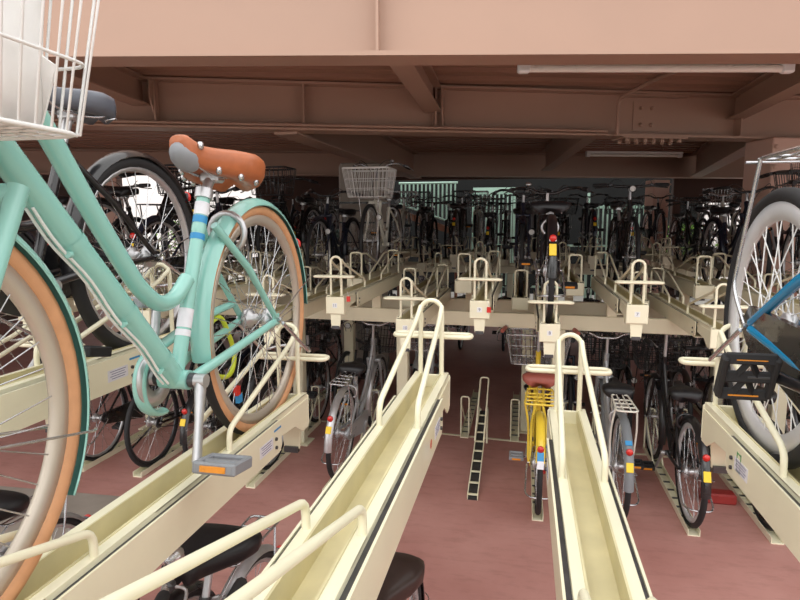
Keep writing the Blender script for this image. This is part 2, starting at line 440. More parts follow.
    if p.get('mg'):
        make_mudguard(root, 'front_mudguard', R, wb, PI*.30, PI+p.get('fmg_end', .35), dict(p, stay_angles=(PI+.22,)), lod)
        make_mudguard(root, 'rear_mudguard', R, 0, PI+p.get('rmg', .05), -.15, p, lod)
    # seat
    ps = MB(); ax2 = (stt-bb).normalized(); ps.tube([stt, Vector((0, sy+.02, sz-.065))], .0125, M_alu, 10); PS = ps.build('seat_post', root)
    make_saddle(root, p, lod, sy, sz)
    # bars
    h = MB(); hz = p.get('barz', 1.0); hy = ht.y-.03
    stem = Vector((0, hy+.02, hz))
    h.tube([ht, ht.lerp(stem, .8), stem], .0125, M_alu, 8)
    if st == 'city':
        hw = p.get('barw', .27)
        half = [(0, hy+.03, hz), (.06, hy+.035, hz+.0), (.13, hy+.05, hz+.03), (.20, hy+.0, hz+.035), (hw-.02, hy-.10, hz+.02), (hw, hy-.20, hz+.01)]
    else:
        hw = p.get('barw', .30)
        half = [(0, hy+.06, hz), (.1, hy+.06, hz+.005), (.2, hy+.05, hz+.015), (hw, hy+.03, hz+.015)]
    barp = spline([(-x, y, z) for x, y, z in half[::-1]]+half[1:], 5)
    h.tube(barp, .0112, p.get('barm', M_steel), 8)
    H = h.build('handlebar', root)
    for sx in (-1, 1):
        g = MB(); e1 = Vector((sx*half[-1][0], half[-1][1], half[-1][2])); e0 = Vector((sx*half[-2][0], half[-2][1], half[-2][2])); d = (e1-e0).normalized()
        g.tube([e1-d*.11, e1-d*.10, e1-d*.02, e1+d*.004], [.0145, .0165, .0165, .015], p.get('grip', M_black), 8)
        g.build('grip', H)
        bl = MB(); q = e1-d*.14; fwd = Vector((0, 1, 0)) if abs(d.x) > .8 else Vector((sx, .3, 0)).normalized()
        bl.tube(spline([q, q+fwd*.04-Vector((0, 0, .012)), q+d*.06+fwd*.05-Vector((0, 0, .02)), q+d*.13+fwd*.045-Vector((0, 0, .025))], 4), .0045, M_alu if p.get('barm', M_steel) is not M_dark else M_dark, 6)
        bl.box(q, (.028, .028, .026), M_darkst, bev=.006)
        bl.build('brake_lever', H)
    if p.get('bell', True):
        be = MB(); bx = p.get('bellx', -.14); bs_ = p.get('bellr', 1)
        be.lathe([(r_*bs_, h_*bs_) for r_, h_ in ((0, .022), (.012, .02), (.021, .011), (.023, 0), (.019, -.004), (0, -.005))], M_steel, (bx, hy+.0, hz+.058), 'z', 14); be.tube([(bx, hy+.0, hz+.055), (bx, hy+.02, hz+.02)], .006, M_darkst, 6)
        be.build('bell', H)
    cbl = MB()
    for sx in (-1, 1):
        cbl.tube(spline([(sx*.18, hy+.0, hz+.02), (sx*.12, hy+.13, hz+.06), (sx*.03, hy+.14, hz-.04), (sx*.012, hb_.y+.03, hb_.z)], 5), .0026, p.get('cablem', M_dark), 5)
    cbl.build('cable', H)
    # drive
    ch = MB(); rr = .078 if st == 'city' else .09
    ch.lathe([(.02, .052), (rr*.6, .052), (rr, .05), (rr, .054), (rr*.6, .056), (.02, .058)], M_darkst, (0, bb.y, bb.z), 'x', 20)
    ca = p.get('crank_angle', -1.25); CL = p.get('cl', .165)
    ck = MB()
    for sx in (-1, 1):
        a = ca if sx < 0 else ca+PI
        e = Vector((sx*.082, bb.y+CL*cos(a), bb.z+CL*sin(a))); b0 = Vector((sx*.062, bb.y, bb.z))
        ck = MB(); ck.tube([(sx*.036, bb.y, bb.z), (sx*.05, bb.y, bb.z)], .017, M_darkst, 12)
        ck.tube([b0, b0.lerp(e, .12), b0.lerp(e, .5), b0.lerp(e, .9), e], [.014, .0155, .0115, .0125, .0135], p.get('crankm', M_alu), 10, sy=.8)
        ck.tube([b0-Vector((sx*.012, 0, 0)), b0+Vector((sx*.014, 0, 0))], .016, p.get('crankm', M_alu), 12)
        K = ck.build('crank', root)
        pd = MB(); pc = e+Vector((sx*.062, 0, 0)); pm = p.get('pedal', M_black); tilt = Matrix.Rotation(p.get('ptilt', .2), 3, 'X')
        if p.get('pedal_style') == 'cage':
            for yy in (-.046, 0, .046): pd.bar(tilt @ Vector((-.048, yy, 0))+pc, tilt @ Vector((.048, yy, 0))+pc, .011, .024, pm, .003)
            for xx in (-.048, .048): pd.bar(tilt @ Vector((xx, -.05, 0))+pc, tilt @ Vector((xx, .05, 0))+pc, .012, .024, pm, .003)
            for yy in (-.023, .023):
                pd.bar(tilt @ Vector((-.02, yy-.02, 0))+pc, tilt @ Vector((0, yy+.02, 0))+pc, .006, .012, pm); pd.bar(tilt @ Vector((.02, yy-.02, 0))+pc, tilt @ Vector((0, yy+.02, 0))+pc, .006, .012, pm)
        else:
            for yy in (-.036, .036): pd.box(tilt @ Vector((0, yy, 0))+pc, (.092, .016, .026), pm, tilt, .004)
            for xx in (-.044, .044): pd.box(tilt @ Vector((xx, 0, 0))+pc, (.012, .085, .026), pm, tilt, .003)
            pd.box(tilt @ Vector((0, 0, 0))+pc, (.09, .02, .02), pm, tilt, .004)
            for xx in (-.02, .02): pd.box(tilt @ Vector((xx, 0, -.003))+pc, (.006, .07, .012), pm, tilt)
        pd.tube([e, pc], .0065, M_darkst, 8)
        PDL = pd.build('pedal', root)
        for yy in (-.0455, .0455) if lod else ():
            rf = MB(); rf.box(tilt @ Vector((0, yy, 0))+pc, (.058, .003, .013), M_orange, tilt); rf.build('pedal_reflector', PDL)
    if p.get('chainring_guard'):
        G = MB(); cm = p['chainring_guard']
        # chain guard over chainring then back along the chain
        pts = []
        for i in range(17):
            a = -PI*.52+PI*1.05*i/16; pts.append((bb.y-.03+(rr+.0)*cos(a), bb.z-.012+(rr+.0)*sin(a)))
        arc = [(.062, y, z) for y, z in pts]+[(.062, bb.y-.2, bb.z+rr+.025), (.062, .06, R+.05)]
        G.tube(arc, .009, cm, 8, sy=2.0)
        GG = G.build('chain_guard', root)
        rg = MB(); rg.lathe([(.03, .05), (rr-.012, .05), (rr-.012, .056), (.03, .056)], M_alu, (0, bb.y, bb.z), 'x', 24, True); rg.build('chainring', root)
    else:
        cg = MB(); cm = p.get('chaincase', M_dark)
        if cm is not None:
            cg.prism([(bb.y+rr+.02, bb.z+.02), (bb.y+rr-.01, bb.z+rr), (bb.y, bb.z+rr+.02), (.0, R+.05), (-.05, R), (0, R-.045), (bb.y, bb.z-rr-.005), (bb.y+rr-.01, bb.z-rr+.02)], .045, .06, cm)
            cg.build('chain_case', root)
        else:
            ch.build('chainring', root)
            cc = MB()
            cc.tube([(.054, bb.y, bb.z+rr), (.05, 0, R+.035)], .004, M_darkst, 5); cc.tube([(.054, bb.y, bb.z-rr), (.05, 0, R-.035)], .004, M_darkst, 5)
            cc.lathe([(.012, .045), (.04, .045), (.04, .05), (.012, .05)], M_darkst, (0, 0, R), 'x', 16, True)
            cc.build('chain', root)
    # rear rack
    if p.get('rack'):
        rk = MB(); rz = p.get('rackz', .745); rm_ = p['rack']; y0, y1 = p.get('racky', (-.17, .17)); rw = p.get('rackw', .062)
        rr_ = p.get('rackr', .005)
        rk.tube(rounded([(-rw, y0, rz), (rw, y0, rz), (rw*.8, y1, rz+.005), (-rw*.8, y1, rz+.005)], .03, 4, True), rr_, rm_, 6, True)
        for xx in (-.022, .022): rk.tube([(xx, y0, rz), (xx*.8, y1, rz+.005)], rr_*.8, rm_, 6)
        for yy in (-.09, -.01, .07): rk.tube([(-rw, yy, rz), (rw, yy, rz)], rr_*.8, rm_, 6)
        for sx in (-1, 1):
            rk.tube(spline([(sx*rw, y0+.02, rz), (sx*.072, y0-.05, rz-.25), (sx*.075, -.06, R+.08), (sx*.066, 0, R)] if p.get('rackleg') else [(sx*rw, y0+.06, rz), (sx*.075, y0+.11, rz-.16), (sx*.07, -.01, R+.06), (sx*.066, 0, R)], 5), rr_, rm_, 6)
            rk.tube([(sx*rw*.8, y1, rz+.005), (sx*.02, stt.y, stt.z-.05)], rr_*.8, rm_, 6)
        rk.build('rear_rack', root)
    if p.get('reflector', True) and p.get('mg'):
        a = PI-.62; rf = MB(); q = Vector((0, (R+.024)*cos(a), R+(R+.024)*sin(a)))
        rot = Matrix.Rotation(-(a-PI), 3, 'X')
        rf.lathe([(0, -.012), (.019, -.01), (.021, -.004), (.02, .004), (0, .004)], M_red, (q.x, q.y, q.z), 'y', 14)
        rf.box((q.x, q.y+.005, q.z), (.03, .012, .03), M_darkst, bev=.003)
        rf.build('rear_reflector', root)
        if p.get('stickers'):
            for (da, mm, hh) in p['stickers']:
                a2 = a+da; s_ = MB(); q = Vector((0, (R+.0185)*cos(a2), R+(R+.0185)*sin(a2)))
                s_.box(q, (.04, .006, hh), mm, Matrix.Rotation(a2-PI, 3, 'X'), .002); s_.build('sticker', root)
    # stand
    if p.get('stand', True):
        sd = MB()
        if p.get('stand') == 'double' or st == 'city':
            sd.tube(rounded([(-.075, 0, R-.01), (-.085, -.20, .20), (-.05, -.27, .205), (.05, -.27, .205), (.085, -.20, .20), (.075, 0, R-.01)], .03), .0058, p.get('standm', M_steel), 7)
        else: sd.tube([(-.06, .06, R-.06), (-.075, -.2, R-.16)], .008, M_dark, 7)
        sd.build('kickstand', root)
    if p.get('basket'):
        bk = p['basket']; yb = hb_.y+.035
        z0, z1 = bk.get('z', (.745, .985)); y0, y1 = bk.get('y', (yb+.01, yb+.30))
        B = make_basket(root, y0, y1, z0, z1, bk.get('w', .37), bk['m'], lod, bk.get('r'), bk.get('taper', .82), bk.get('mesh', False))
        bs = MB()
        for sx in (-1, 1): bs.tube([(sx*.06, wb, R), (sx*.09, (y0+y1)/2+.05, z0)], .004, M_steel if bk['m'] is not M_dark else M_dark, 6)
        bs.build('basket_stay', root)
    if p.get('light', True):
        lt = MB(); q = Vector((-.075, wb-.06, R+.21)) if p.get('light') != 'bar' else Vector((.0, hy+.12, hz-.02))
        lt.lathe([(0, -.035), (.016, -.033), (.024, 0), (.028, .03), (.026, .036), (0, .036)], p.get('lightm', M_dark), tuple(q), 'y', 12)
        L_ = lt.build('headlight', root)
        le = MB(); le.lathe([(0, .0385), (.024, .037), (.024, .034), (0, .034)], M_plw, tuple(q), 'y', 12); le.build('lens', L_)
    if p.get('ringlock', st == 'city'):
        k = MB(); a0 = .55
        k.tube([(.05*cos(t)*1.0, R*0+.335*cos(1.0), R+.335*sin(1.0)+.05*sin(t)-.02) for t in [-.9+i*(PI+1.8)/14 for i in range(15)]], .009, p.get('lockm', M_alu), 7)
        k.build('ring_lock', root)
    if p.get('lock'):
        lk = MB(); lk.tube(spline([(.045, .24, .29), (.05, .21, .35), (.05, .15, .37), (.05, .11, .33), (.045, .08, .25), (.04, .12, .20), (.04, .2, .22), (.045, .24, .29)], 5), .007, p['lock'], 7); lk.build('cable_lock', root)
    return root

def silver(d): return dict(d)
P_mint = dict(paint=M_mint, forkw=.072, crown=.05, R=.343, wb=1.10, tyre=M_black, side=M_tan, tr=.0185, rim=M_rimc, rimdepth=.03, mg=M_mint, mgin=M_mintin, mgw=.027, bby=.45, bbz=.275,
    stt=(.292, .70), seat=(.228, .815), sad=M_leather, rivets=True, sadw=.112, sadl=.265, sadh=1.2, sadtilt=.09, headb=(.915, .72), headt=(.86, .93),
    downtube=((.45, .275), (.905, .772)), dtr=.0245, toptube=((.385, .50), (.44, .462), (.50, .458), (.56, .495), (.61, .55), (.70, .665), (.78, .775), (.865, .885)), ttr=.0185, tube=.0175, ssdrop=.075,
    decal=((.10, .115, M_wsti), (.12, .165, M_wsti), (.335, .35, M_bsti), (.355, .372, M_mint), (.377, .395, M_bsti), (.398, .43, M_wsti)), cable=True, barz=1.06, grip=M_leather, crank_angle=-1.2, cl=.178, ptilt=.15,
    pedal=M_plg, chainring_guard=M_mint, basket=dict(m=M_plw, y=(.905, 1.23), z=(.75, 1.05), w=.485, r=.0026, taper=.76), rmg=.0, fmg_end=.55, clips=True, spoker=.0014, standm=M_steel, lightm=M_alu, lock=M_lime, light=True)
def city(paint, **k):
    d = dict(paint=paint, R=.332, wb=1.09, mg=M_alu, rack=M_steel, basket=dict(m=M_steel), sad=M_vinyl, tyre=M_black, rim=M_alu, stickers=((.22, M_ysti, .05),), rmg=.05, crank_angle=random.uniform(-2, 1))
    d.update(k); return d
def cross(paint, **k):
    d = dict(paint=paint, R=.338, wb=1.04, style='cross', mg=None, sad=M_vinyl, tyre=M_black, rim=M_dark, seat=(.20, .90), headb=(.86, .66), headt=(.83, .80), barz=.97, chaincase=None, barm=M_dark, light='bar', stand='single', bell=False, sadw=.075, springs=False, crank_angle=random.uniform(-2, 1), tube=.017)
    d.update(k); return d

# ---------------------------------------------------------------- upper slide rails
LOW, HIGH = 1.295, 1.42          # height of the rail lips
DEPTH = .05                      # wheel groove depth
RAIL_END, RAIL_FRONT = -.24, 1.5
DIGITS = {}
def make_rail(digit=None, deco=None, rear_only=False):
    root = empty('upper_slide_rail')
    s = MB()   # sliding groove: lips, walls, floor (origin is the groove floor under the rear axle)
    y0, y1 = RAIL_END, RAIL_FRONT; yc = (y0+y1)/2; L = y1-y0
    s.box((0, yc, -.003), (.062, L, .006), M_creamsh)
    for sx in (-1, 1):
        s.box((sx*.032, yc, DEPTH/2), (.004, L, DEPTH+.006), M_creamsh)
        s.box((sx*.0435, yc, DEPTH-.002), (.023, L, .005), M_cream, bev=.001)
        s.box((sx*.053, yc, DEPTH-.012), (.004, L, .024), M_cream)
    S = s.build('slide_rail', root)
    b = MB(); yb0, yb1 = .02, y1
    for sx in (-1, 1):
        b.prism([(yb0, DEPTH-.008), (yb1, DEPTH-.008), (yb1, -.055), (yb0+.02, -.055), (yb0, -.04)], sx*.068-.0025, sx*.068+.0025, M_cream)
        b.box((sx*.060, (yb0+yb1)/2, DEPTH-.014), (.010, yb1-yb0, .004), M_darkst)
    b.box((0, (yb0+yb1)/2, -.053), (.136, yb1-yb0, .004), M_cream)
    B = b.build('base_rail', root)
    h = MB(); r = .0075; top = DEPTH+.24; x = .034
    arch = [(-x, y0+.025, DEPTH-.004), (-x, y0+.025, top-x)]+[(-x*cos(a), y0+.025, top-x+x*sin(a)) for a in [i*PI/10 for i in range(1, 10)]]+[(x, y0+.025, top-x), (x, y0+.025, DEPTH-.004)]
    h.tube(arch, r, M_cream, 10)
    for sx in (-1, 1):
        h.tube(rounded([(sx*.047, y0+.54, DEPTH-.004), (sx*.047, y0+.54, DEPTH+.055), (sx*.036, y0+.10, top-.055), (sx*.034, y0+.03, top-.02)], .03, 4), r, M_cream, 10)
    h.build('wheel_hoop', root)
    g = MB(); zz = DEPTH+.12
    g.tube(rounded([(-.125, y0+.012, zz), (.125, y0+.012, zz), (.125, y0-.04, zz), (-.125, y0-.04, zz)], .022, 4, True), .0075, M_cream, 8, True)
    g.build('pull_handle', root)
    e = MB(); e.box((0, y0-.004, -.012), (.118, .008, .108), M_cream, bev=.004)
    e.prism([(-.034, -.066), (.034, -.066), (.028, -.15), (-.028, -.15)], y0+.004, y0+.012, M_cream, 'xz')
    e.box((0, y0+.012, -.152), (.05, .02, .02), M_darkst)
    for sx in (-1, 1): e.prism([(y0, DEPTH-.02), (y0, -.07), (y0+.05, -.07), (y0+.12, -.03), (y0+.26, -.02), (y0+.26, DEPTH-.02)], sx*.056-.002, sx*.056+.002, M_cream)
    EP = e.build('number_plate', root)
    if digit:
        w = MB(); w.box((0, y0-.0085, -.012), (.03, .001, .03), M_plw); w.build('number_label', EP)
        if digit not in DIGITS: DIGITS[digit] = text_mesh(digit, .026, M_ink)
        o = bpy.data.objects.new('number', DIGITS[digit]); C.objects.link(o); o.parent = EP; o.location = (0, y0-.0098, -.012); o.rotation_euler = (PI/2, 0, 0)
    gd = MB()
    for sx in (-1, 1):
        gd.tube(rounded([(sx*.047, .80, DEPTH-.004), (sx*.047, .80, DEPTH+.045), (sx*.047, 1.30, DEPTH+.185), (sx*.047, 1.46, DEPTH+.19), (sx*.047, 1.46, DEPTH-.004)], .03, 4), .0075, M_cream, 10)
    gd.tube(rounded([(-.047, 1.465, DEPTH-.004), (-.047, 1.465, DEPTH+.2), (.047, 1.465, DEPTH+.2), (.047, 1.465, DEPTH-.004)], .025, 4), .0075, M_cream, 10)
    gd.build('front_guard', root)
    fb_ = MB(); fb_.box((0, 1.51, -.012), (.13, .016, .10), M_cream, bev=.004); fb_.build('end_block', root)
    bo = MB()
    for sx in (-1, 1):
        for dz in (-.022, .004): bo.tube([(sx*.0705, yb0+.045, dz-.008), (sx*.0755, yb0+.045, dz-.008)], .0055, M_darkst, 8)
    bo.build('bolt', B)
    if deco:
        for sd in (-1, 1):
            d = MB(); d.box((sd*.0708, .13, -.008), (.001, .09, .034), M_wsti)
            for k in range(4): d.box((sd*.0714, .13, .003-.007*k), (.0006, .07-.012*(k % 2), .0018), M_ink)
            d.build('notice_sticker', B)
        d = MB()
        if deco == 'green':
            for sd in (-1, 1):
                for yy in (.1, .125): d.box((sd*.0708, yy, 0), (.001, .003, .05), M_green)
                for zz_ in (-.022, .022): d.box((sd*.0708, .1125, zz_), (.001, .028, .003), M_green)
            d.build('green_mark', B)
        elif deco == 'red':
            for sd in (-1, 1): d.tube([(sd*.0708, .24, -.01), (sd*.0714, .24, -.01)], .012, M_red, 12)
            d.build('red_mark', B)
        else:
            for sd in (-1, 1): d.box((sd*.0708, .05, .022), (.001, .05, .006), M_bsti)
            d.build('blue_mark', B)
    return root
def ordn(i, n):
    w = ['leftmost', 'second from left', 'third from left', 'fourth from left', 'fifth from left', 'sixth from left', 'seventh from left', 'eighth from left', 'ninth from left', 'tenth from left', 'eleventh from left', 'twelfth from left', 'thirteenth from left', 'fourteenth from left', 'fifteenth from left', 'sixteenth from left', 'seventeenth from left', 'eighteenth from left', 'nineteenth from left', 'twentieth from left', 'twenty-first from left', 'twenty-second from left']
    return 'rightmost' if i == n-1 else w[i]
def place(o, X, Y, z, rz, label, cat, group=None, name=None):
    o.location = (X, Y, z); o.rotation_euler = (0, 0, rz); tag(o, label, cat, group)
    if name: o.name = name
    return o

# row 1: right below the camera, wheels' rear ends away from the camera
Y1 = 1.66
row1 = [(-2.20, HIGH, None, 'plain', 'cream upper slide rail farthest left, mostly out of the picture'),
        (-1.74, LOW, None, 'plain', 'low cream upper slide rail second from left, beside the black bicycle'),
        (-1.24, HIGH+.07, None, 'plain', 'cream upper slide rail carrying the black bicycle behind the mint one'),
        (-.775, LOW, None, 'blue', 'cream upper slide rail carrying the mint bicycle'),
        (-.285, 1.39, None, 'red', 'empty cream upper slide rail between the mint bicycle and middle rail'),
        (.145, LOW, None, 'plain', 'empty cream upper slide rail in front of the yellow bicycle'),
        (.60, 1.34, None, 'green', 'cream upper slide rail carrying the blue bicycle, green mark on side'),
        (1.04, LOW, None, 'plain', 'cream upper slide rail right of the blue bicycle, at the right edge')]
for X, z, dg, deco, lab in row1:
    place(make_rail(dg, deco), X, Y1, z-DEPTH, PI, lab, 'bike rack rail', 'upper slide rails of the nearest rack')
Y2, Y3, Y4, Y5 = 3.79, 6.28, 8.70, 10.80
row2X = [-3.42, -2.96, -2.50, -2.05, -1.60, -1.146, -.70, -.25, .158, .634, 1.08, 1.54, 1.98, 2.45, 2.9, 3.35]
def level(i): return HIGH if i % 2 else LOW      # index 5 (-1.146) is a high rail
dg2 = {5: '11', 6: '10', 7: '9', 8: '8', 9: '7'}
base_rail = make_rail()
protoused = [False]
def another():
    if not protoused[0]: protoused[0] = True; return base_rail
    return dup(base_rail)
for i, X in enumerate(row2X):
    o = make_rail(dg2[i]) if i in dg2 else another()
    place(o, X, Y2, level(i)-DEPTH, 0, 'cream upper slide rail, %s along the near side of the second rack' % ordn(i, len(row2X)), 'bike rack rail', 'upper slide rails of the second rack, near side')
row3X = [row2X[i]+.232 for i in range(len(row2X))]
def level3(i): return HIGH if i % 2 == 0 else LOW
for i, X in enumerate(row3X):
    place(another(), X, Y3, level3(i)-DEPTH, PI, 'cream upper slide rail, %s along the far side of the second rack' % ordn(i, len(row3X)), 'bike rack rail', 'upper slide rails of the second rack, far side')
row4X = [-5.2+.47*i for i in range(24)]
for i, X in enumerate(row4X):
    place(another(), X, Y4, level(i)-DEPTH, 0, 'distant cream upper slide rail on the far rack at the back', 'bike rack rail', 'upper slide rails of the far rack')

# rack frames
def rack_frame(name, yl, yr, x0, x1, posts, label, zt, spacers):
    root = empty(name, (0, (yl+yr)/2, 0)); oy = (yl+yr)/2
    b = MB(); b.bar((x0, yl-oy, zt-.055), (x1, yr-oy, zt-.055), .06, .11, M_creamb, .004); b.build('cross_beam', root)
    for X in posts:
        t = (X-x0)/(x1-x0); y = yl+(yr-yl)*t-oy
        p = MB(); p.box((X, y, (zt-.11)/2+.004), (.09, .09, zt-.12), M_creamb, bev=.006); p.box((X, y, .006), (.18, .18, .012), M_creamb, bev=.002)
        p.build('post', root)
    for X, h in spacers:
        t = (X-x0)/(x1-x0); y = yl+(yr-yl)*t-oy
        s = MB(); s.box((X, y, zt+h/2), (.07, .055, h), M_creamb, bev=.004); s.build('rail_spacer', root)
    return tag(root, label, 'bike rack frame')
zl = LOW-DEPTH-.055; hs = HIGH-LOW
rack_frame('rack_frame', 4.78, 4.38, -3.9, 3.7, (-3.3, -1.83, -.93, .27, 1.75, 3.1), 'cream steel cross beam and posts under the near side of the second rack', zl, [(X, hs) for i, X in enumerate(row2X) if i % 2])
rack_frame('rack_frame', 5.45, 5.25, -3.9, 3.7, (-3.2, -1.60, .05, 1.6, 3.2), 'cream steel cross beam and posts under the far side of the second rack', zl, [(X, hs) for i, X in enumerate(row3X) if i % 2 == 0])
rack_frame('rack_frame', 9.4, 9.4, -5.5, 6, (-5, -2.6, -.2, 2.3, 4.6), 'cream steel cross beam and posts of the far rack at the back', zl, [(X, hs) for i, X in enumerate(row4X) if i % 2])
rack_frame('rack_frame', 10.1, 10.1, -4, 5, (-3.7, -1.3, 1.2, 3.7), 'cream steel cross beam and posts under the farthest rack row', zl, [(X, hs) for i, X in enumerate(-3.6+.47*k for k in range(18)) if i % 2 == 0])
rack_frame('rack_frame', .60, .60, -2.6, 1.6, (-2.4, -.53, 1.3), 'cream steel cross beam and posts under the nearest rack, below the camera', zl, [(r[0], r[1]-LOW) for r in row1 if r[1] > LOW])

# floor rails of the lower tier
def make_floor_rail(kind='flat'):
    root = empty('floor_rail')
    s = MB(); L = 1.42
    if kind == 'flat':
        s.box((0, L/2-.14, .003), (.066, L, .006), M_cream)
        for sx in (-1, 1): s.box((sx*.033, L/2-.14, .02), (.004, L, .04), M_cream)
        for i in range(9): s.box((0, .1+i*.13, .008), (.06, .02, .004), M_darkst)
        s.build('channel', root)
        h = MB(); h.tube(rounded([(-.034, 1.24, .03), (-.034, 1.24, .36), (.034, 1.24, .36), (.034, 1.24, .03)], .02, 4), .007, M_cream, 8)
        for sx in (-1, 1): h.tube([(sx*.034, .86, .03), (sx*.034, 1.24, .30)], .007, M_cream, 8)
        h.build('wheel_hoop', root)
    else:
        for sx in (-1, 1): s.bar((sx*.034, -.14, .02), (sx*.034, .95, .30), .005, .04, M_cream)
        for i in range(9):
            t = .03+i*.11; s.box((0, -.14+1.09*t, .02+.28*t), (.066, .022, .006), M_cream)
        s.bar((0, -.14, .004), (0, .95, .283), .064, .004, M_darkst)
        s.build('channel', root)
        h = MB(); h.tube(rounded([(-.034, .45, .20), (-.034, .95, .52), (-.034, 1.0, .56), (.034, 1.0, .56), (.034, .95, .52), (.034, .45, .20)], .025, 4), .007, M_cream, 8)
        h.tube([(-.03, .95, 0), (-.03, .95, .3)], .009, M_cream, 8); h.tube([(.03, .95, 0), (.03, .95, .3)], .009, M_cream, 8)
        h.build('wheel_hoop', root)
    return root
fr = make_floor_rail(); frused = [False]
def another_floor():
    if not frused[0]: frused[0] = True; return fr
    return dup(fr)
place(make_floor_rail('ramp'), -.30, 4.02, 0, 0, 'empty sloping ladder-like floor rail on the red floor left of the yellow bicycle', 'bike rack rail', 'floor rails of the second rack, near side')
low2X = [-3.25, -2.76, -2.32, -1.86, -1.29, -.78, .128, .632, 1.045, 1.50, 1.95, 2.4]
for i, X in enumerate(low2X):
    place(another_floor(), X, 3.82+.07*(X < -1), 0, 0, 'cream floor rail, %s of those on the near side of the second rack' % ordn(i, len(low2X)), 'bike rack rail', 'floor rails of the second rack, near side')
low3X = [-3.0, -2.54, -2.08, -1.60, -.90, -.47, -.04, .40, .86, 1.30, 1.76, 2.2]
for i, X in enumerate(low3X):
    place(another_floor(), X, 6.33, 0, PI, 'cream floor rail, %s of those on the far side of the second rack' % ordn(i, len(low3X)), 'bike rack rail', 'floor rails of the second rack, far side')

# ---------------------------------------------------------------- bicycles
WZL, WZF = 0.0, .006
def up(lv): return lv-DEPTH
mint = make_bike(P_mint, 2)
place(mint, -.775, Y1, up(LOW), PI, 'mint green city bicycle with brown studded saddle in the left foreground', 'bicycle')
P_blue = city(M_blue, tube=.021, tyre=M_black, rim=M_rimw, rimdepth=.045, tr=.019, R=.335, mg=None, rack=M_steel, rackz=.735, racky=(-.01, .28), rackleg=True, seat=(.38, .74), bby=.43, chaincase=M_dark, pedal=M_black, pedal_style='cage', crank_angle=0.02, crankm=M_dark, ptilt=1.15, spokem=M_plw, spoker=.0016,
    basket=dict(m=M_dark), reflector=False, ringlock=False, toptube=((.40, .42), (.55, .50), (.70, .62), (.85, .80)), stays=True)
blue = make_bike(P_blue, 2)
place(blue, .60, 1.59, up(1.34), PI, 'blue bicycle with white-rimmed wheel and black pedal at the right edge', 'bicycle')
P_blk = city(M_dark, mg=M_dark, R=.325, rack=None, ringlock=False, sad=mat('sky_sheen_vinyl', (96, 100, 110), .35, var=.1), rim=M_alu, rimdepth=.014, basket=dict(m=M_dark), tr=.021, sadw=.085)  # saddle vinyl greyed, the sky's sheen painted into its colour
blk = make_bike(P_blk, 1)
place(blk, -1.24, 1.77, up(HIGH+.07), PI, 'black bicycle on the upper rail just behind the mint bicycle', 'bicycle')
# prototypes for the rest
protos = {}
def proto(key, p, lod):
    protos[key] = [make_bike(p, lod), False]
def put(key, X, Y, z, rz, label, group=None, lean=0):
    q = protos[key]
    o = q[0] if not q[1] else dup(q[0])
    q[1] = True
    place(o, X, Y, z, rz, label, 'bicycle', group)
    if lean: o.rotation_euler[1] = lean
    return o
proto('black', city(M_dark, rack=M_dark, mg=M_dark, basket=dict(m=M_dark, mesh=True), crank_angle=-.6), 1)
proto('silver', city(M_silverp, mg=M_alu, chaincase=M_silverp, basket=dict(m=M_dark), sad=M_vinyl, crank_angle=.7), 1)
proto('yellow', city(M_yellow, rmg=-.38, mg=M_yellow, rack=M_yellow, rackz=.76, rackw=.10, barz=1.06, sad=M_redv, sadw=.12, R=.32, basket=dict(m=M_steel, w=.50, r=.0036), chaincase=M_yellow, rackr=.007, grip=M_redv, ringlock=False, lock=M_red, stickers=((.13, M_bsti, .055), (.27, M_wsti, .05)), seat=(.24, .86), crank_angle=3.35, pedal=M_plg), 1)
proto('whiterack', city(M_silverp, mg=M_grey, rack=M_whitep, rackr=.0062, sad=M_vinyl, basket=dict(m=M_dark, mesh=True), chaincase=M_grey, stickers=((-.16, M_bsti, .03), (.25, M_ysti, .055)), crank_angle=.2), 1)
proto('blackpale', city(M_dark, lockm=M_dark, barw=.24, barz=1.06, mg=M_dark, rack=None, rim=M_rimw, rimdepth=.03, basket=dict(m=M_dark, mesh=True), sad=M_vinyl, stickers=((.30, M_ysti, .06),), light='bar', crank_angle=-1.0), 1)
proto('blacksport', cross(M_dark, rim=M_darkst), 1)
proto('upperblack', city(M_dark, mg=M_dark, rack=None, basket=None, barz=.84, barm=M_dark, headt=(.84, .76), seat=(.26, .76), sad=M_vinyl, sadw=.13, stickers=((.02, M_plw, .02), (.2, M_ysti, .07)), light='bar', crank_angle=.4), 1)
proto('cream', city(M_whitep, mg=None, rack=None, basket=dict(m=M_plw, r=.0032, w=.42, y=(.92, 1.26), z=(.72, .97)), sad=M_vinyl, chaincase=M_whitep), 1)
proto('farblack', city(M_dark, barm=M_dark, barz=.87, headt=(.84, .78), seat=(.26, .76), mg=M_dark, rack=M_dark, basket=dict(m=M_dark), ringlock=False, bell=False), 0)
proto('farsilver', city(M_silverp, barz=.87, headt=(.84, .78), seat=(.26, .76), mg=M_alu, rack=M_steel, basket=dict(m=M_steel), ringlock=False, bell=False), 0)
proto('farnavy', city(M_navy, barm=M_dark, barz=.87, headt=(.84, .78), seat=(.26, .76), mg=M_navy, rack=M_darkst, basket=None, ringlock=False, bell=False), 0)
proto('farsport', cross(M_dark, barz=.92, seat=(.2, .82), stt=(.30, .62)), 0)
proto('farwhite', city(M_whitep, barz=.87, headt=(.84, .78), seat=(.26, .76), mg=M_whitep, rack=M_steel, basket=dict(m=M_steel), ringlock=False, bell=False), 0)
proto('farbrown', city(M_brownp, barm=M_dark, barz=.87, headt=(.84, .78), seat=(.26, .76), mg=M_brownp, rack=M_dark, basket=dict(m=M_dark), sad=M_vinylb, sadw=.125, ringlock=False, bell=False), 1)

